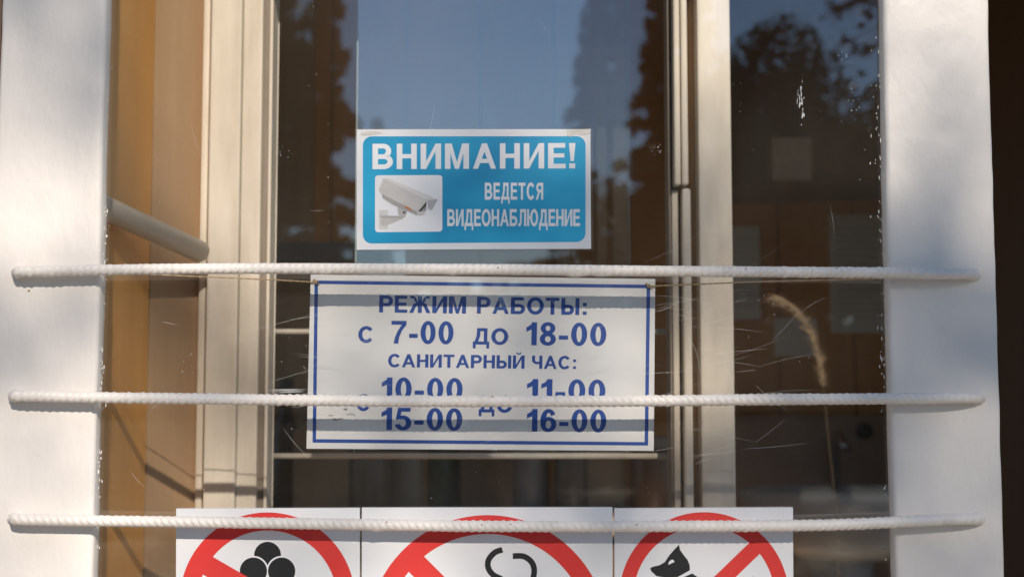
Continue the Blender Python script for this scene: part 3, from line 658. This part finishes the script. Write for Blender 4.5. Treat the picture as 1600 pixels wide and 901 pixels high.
# ------------------------------------------------------------------ trees behind the camera: reflected in the glass, dappling the sun
def mirror_xz(px, py, L):
    """where something L metres in front of the facade must stand to be mirrored at this pixel"""
    u = (px - CX)/F; v = (CY - py)/F
    dy = math.cos(PITCH) - v*math.sin(PITCH); dz = math.sin(PITCH) + v*math.cos(PITCH); t = (L + 1.2)/dy
    return u*t, 1.5 + dz*t
def tris(name, pts, size, m, parent, flatness=1.0):
    n = len(pts); c = np.array(pts); a = np.random.RandomState(len(pts)).normal(size=(n, 2, 3)); a /= np.linalg.norm(a, axis=2)[..., None]
    s = np.random.RandomState(3).uniform(.6, 1.3, size=(n, 1))*size
    p0 = c - a[:, 0]*s*.5; p1 = c + a[:, 1]*s*.32; p2 = c + a[:, 0]*s*.5; p3 = c - a[:, 1]*s*.32
    V = np.stack([p0, p1, p2, p3], 1).reshape(-1, 3); Fq = np.arange(4*n).reshape(-1, 4)
    return mobj(name, V.tolist(), Fq.tolist(), m, parent)
def conifer(px, ptop, L, halfw, label, seed, low=.06):
    r = random.Random(seed); X, H = mirror_xz(px, ptop, L); o = empty('spruce_tree'); tag(o, label, 'tree', 'spruces opposite the kiosk')
    base = Vector((X, -L, 0)); MB().tube([base, base + Vector((.05, 0, H*.5)), base + Vector((0, 0, H))], [.16, .10, .01], 8).build('trunk', M['bark'], o, True)
    pts = []; br = MB(); z = H*low
    while z < H - .1:
        tap = (1 - z/H)**.75
        for _ in range(r.randint(4, 7)):
            ang = r.uniform(0, 6.28); ln = halfw*tap*r.uniform(.45, 1.25) + .08; d = Vector((math.cos(ang), math.sin(ang), 0))
            st = base + Vector((0, 0, z + r.uniform(-.1, .1))); tipz = r.uniform(-.30, .12)*ln
            br.tube([st, st + d*ln*.6 + Vector((0, 0, tipz*.8)), st + d*ln + Vector((0, 0, tipz*.6))], [.022, .013, .004], 4, False)
            n = int(30 + ln*150)
            for k in range(n):
                t = r.uniform(.15, 1.0); q = st + d*ln*t + Vector((0, 0, tipz*(1.1*t - .5*t*t)))
                side = Vector((-d.y, d.x, 0))*r.gauss(0, .10*(1.25 - t)*ln + .03)
                pts.append((q + side + Vector((0, 0, r.gauss(-.05, .05))))[:])
        z += r.uniform(.16, .34)
    for _ in range(40): pts.append((base + Vector((r.gauss(0, .04), r.gauss(0, .04), H - abs(r.gauss(0, .25)))))[:])
    tag(br.build('branches', M['bark'], o), kind='stuff'); tris('crown', pts, .17, M['needle'], o)
    return o
def broadleaf(X, L, H, lobes, label, seed, m='leaf', size=.13, dens=520, name='broadleaf_tree', group='broadleaf trees opposite the kiosk'):
    r = random.Random(seed); o = empty(name); tag(o, label, 'tree', group); base = Vector((X, -L, 0)); mb = MB()
    mb.tube([base, base + Vector((.1, 0, H*.3)), base + Vector((0, .1, H*.62))], [.2, .15, .08], 9); pts = []
    for (dx, dy, z, rx, rz) in lobes:
        c = base + Vector((dx, dy, z)); s0 = base + Vector((.05, 0, H*.35))
        mb.tube([s0, (s0 + c)/2 + Vector((r.uniform(-.2, .2), 0, .1)), c], [.07, .045, .015], 6)
        n = int(dens*rx*rx*rz)
        k = 0
        while k < n:
            d = Vector((r.gauss(0, 1), r.gauss(0, 1), r.gauss(0, 1))).normalized()*(r.random()**.45)
            q = c + Vector((d.x*rx, d.y*rx, d.z*rz))
            if noise.noise(q*1.7 + Vector((seed, 0, 0))) < -.12: k += .5; continue
            pts.append((q + Vector((r.gauss(0, .06),)*3))[:]); k += 1
    mb.build('trunk', M['bark'], o, True); tris('crown', pts, size, M[m], o)
    return o
conifer(508, -60, 18, .95, 'dark spruce mirrored near the left cream stile', 1)
conifer(428, -160, 21, 1.3, 'tall spruce mirrored beside the left cream stile, behind the darker one', 2)
conifer(1064, -190, 17, 1.15, 'tall dark spruce mirrored beside the right cream stile', 3)
conifer(1035, -60, 22, 1.25, 'second dark spruce mirrored beside the right cream stile, further off', 7)
conifer(330, -330, 20, 1.9, 'broad tall spruce mirrored over the tan veneer panel', 8)
conifer(215, -260, 19, 1.7, 'broad spruce mirrored over the orange side wall', 9)
conifer(590, 190, 30, 1.2, 'low distant spruce mirrored left of the blue sign', 5)
conifer(905, 200, 30, 1.4, 'low distant spruce mirrored right of the blue sign', 6)
X, Z = mirror_xz(1212, 35, 16)
broadleaf(X, 16, Z, [(0,0,Z-.75,.72,.75),(-.55,0,Z-1.15,.6,.75),(.5,.2,Z-1.35,.62,.6),(.95,0,Z-1.75,.55,.55),(0,0,Z-2.0,1.3,.9),(-.6,.1,Z-2.3,.9,.9),(1.3,0,Z-2.6,.8,.8)], 'bushy dark broadleaf tree mirrored right of the right cream stile', 21, dens=8500, size=.12)
X, Z = mirror_xz(1400, 120, 17)
broadleaf(X, 17, Z, [(0,0,Z-.6,.6,.6),(-.2,0,Z-1.3,.7,.8),(.6,.2,Z-1.6,.9,.9),(-.1,0,Z-2.4,1.0,1.0)], 'broadleaf tree mirrored beside the white post by the doorway', 23, dens=7500, size=.12)
for i in range(12):                                       # woodland edge behind
    px = -150 + i*165 + rng.uniform(-40, 40); L = 24 + rng.uniform(-2, 5)
    X, Z = mirror_xz(px, 395 + rng.uniform(-25, 30) - (150 if px > 1040 else 40 if px < 480 else 0), L)
    broadleaf(X, L, Z, [(0,0,Z-.9,1.3,.9),(-1.0,.2,Z-1.5,1.2,1.1),(1.0,0,Z-1.6,1.3,1.2),(0,0,Z-2.4,1.9,1.2)], 'low broadleaf tree in the woodland edge opposite the kiosk', 40+i, size=.34, dens=330, group='woodland edge trees')
pts = []; r = random.Random(5)                             # shrubs closing the view under the trees
for _ in range(26000):
    x = r.uniform(-34, 34); h = 3.6 + 1.0*noise.noise(Vector((x*.35, 0, 0))) + .6*noise.noise(Vector((x*1.3, 4, 0)))
    pts.append((x, -33 + r.gauss(0, .7), h*(1 - r.random()**1.3)))
tag(tris('shrubs', pts, .75, M['leaf'], None), 'dark mass of shrubs under the woodland edge trees', 'shrubs', kind='stuff')
X, Z = mirror_xz(300, -150, 23)
broadleaf(X, 23, Z, [(0,0,Z-1.2,1.5,1.2),(-1.1,0,Z-2.4,1.7,1.5),(1.0,.2,Z-2.6,1.5,1.5),(0,0,Z-4.2,2.6,1.8),(-.6,0,Z-6,2.4,1.6)], 'large broadleaf tree mirrored over the tan panel, behind the spruces', 31, dens=420, size=.34)
# the overhanging autumn tree: hanging twigs at the top right of the glass, soft dapples on the posts
ov = empty('maple_tree'); tag(ov, 'overhanging autumn tree, its brown twigs mirrored in the glass by the right post', 'tree')
tb = Vector((5.2, -10.5, 0)); mb = MB(); mb.tube([tb, tb + Vector((-.2, 0, 3)), tb + Vector((-.5, .1, 6.2)), tb + Vector((-.6, .2, 9.5))], [.24, .2, .14, .05], 10)
pts = []; r = random.Random(99)
def twig(c, rad, n, frm, tight=.5, thin=False):
    mb.tube([frm, (frm*.4 + c*.6) + Vector((0, 0, .25)), c], [.03, .012, .004], 6, False)
    for _ in range(2 if thin else 5):
        e = c + Vector((r.gauss(0, rad*.6), r.gauss(0, rad*.6), r.gauss(0, rad*.5))); mb.tube([c, (c+e)/2 + Vector((0, 0, .03)), e], [.008, .005, .002], 4, False)
    for _ in range(n): pts.append((c + Vector((r.gauss(0, rad*tight), r.gauss(0, rad*tight), r.gauss(0, rad*tight))))[:])
for px, py, rad, n in ((1325, 12, .14, 36), (1365, 5, .14, 36), (1300, 22, .09, 12), (1335, 78, .07, 10), (1352, 82, .06, 9), (1385, 150, .14, 26), (1322, 70, .05, 5)):
    X, Z = mirror_xz(px, py, 9.0); twig(Vector((X, -9.0, Z)), rad, n, tb + Vector((-.5, .2, 5.0)))
def shade(px, py, rad, n, t):
    c = P(px, py, POST_Y) + SUN*t; twig(c, rad, n, tb + Vector((-.5, .1, 6.3)), thin=True)
DAP = [(70, 30, .10, 30), (75, 235, .16, 40), (20, 660, .14, 45), (-60, 480, .15, 30), (1480, 215, .15, 45), (1470, 410, .13, 60), (1420, 330, .14, 40), (1560, 500, .14, 45), (1430, 560, .09, 20), (1400, 620, .10, 22), (1560, 780, .12, 30),
       (1120, 20, .12, 70), (1105, -60, .15, 70), (380, 190, .07, 14), (390, 290, .07, 14), (740, 290, .14, 40), (880, 240, .12, 24), (540, 540, .10, 14), (1150, 720, .07, 12), (700, 800, .12, 26), (900, 800, .10, 20), (480, 830, .08, 10),
       (225, 60, .08, 14)]
for i, (px, py, rad, n) in enumerate(DAP): shade(px, py, rad*1.1, max(3, int(n*.45)), 9.5 + (i*37 % 10)*.28)
for _ in range(120):
    c = tb + Vector((r.uniform(-1.2, 2.2), r.uniform(-2, 1.5), r.uniform(5.5, 9.5)))
    for _ in range(14): pts.append((c + Vector((r.gauss(0, .22), r.gauss(0, .22), r.gauss(0, .2))))[:])
mb.build('trunk', M['bark'], ov, True); tris('crown', pts, .085, M['autumn'], ov)
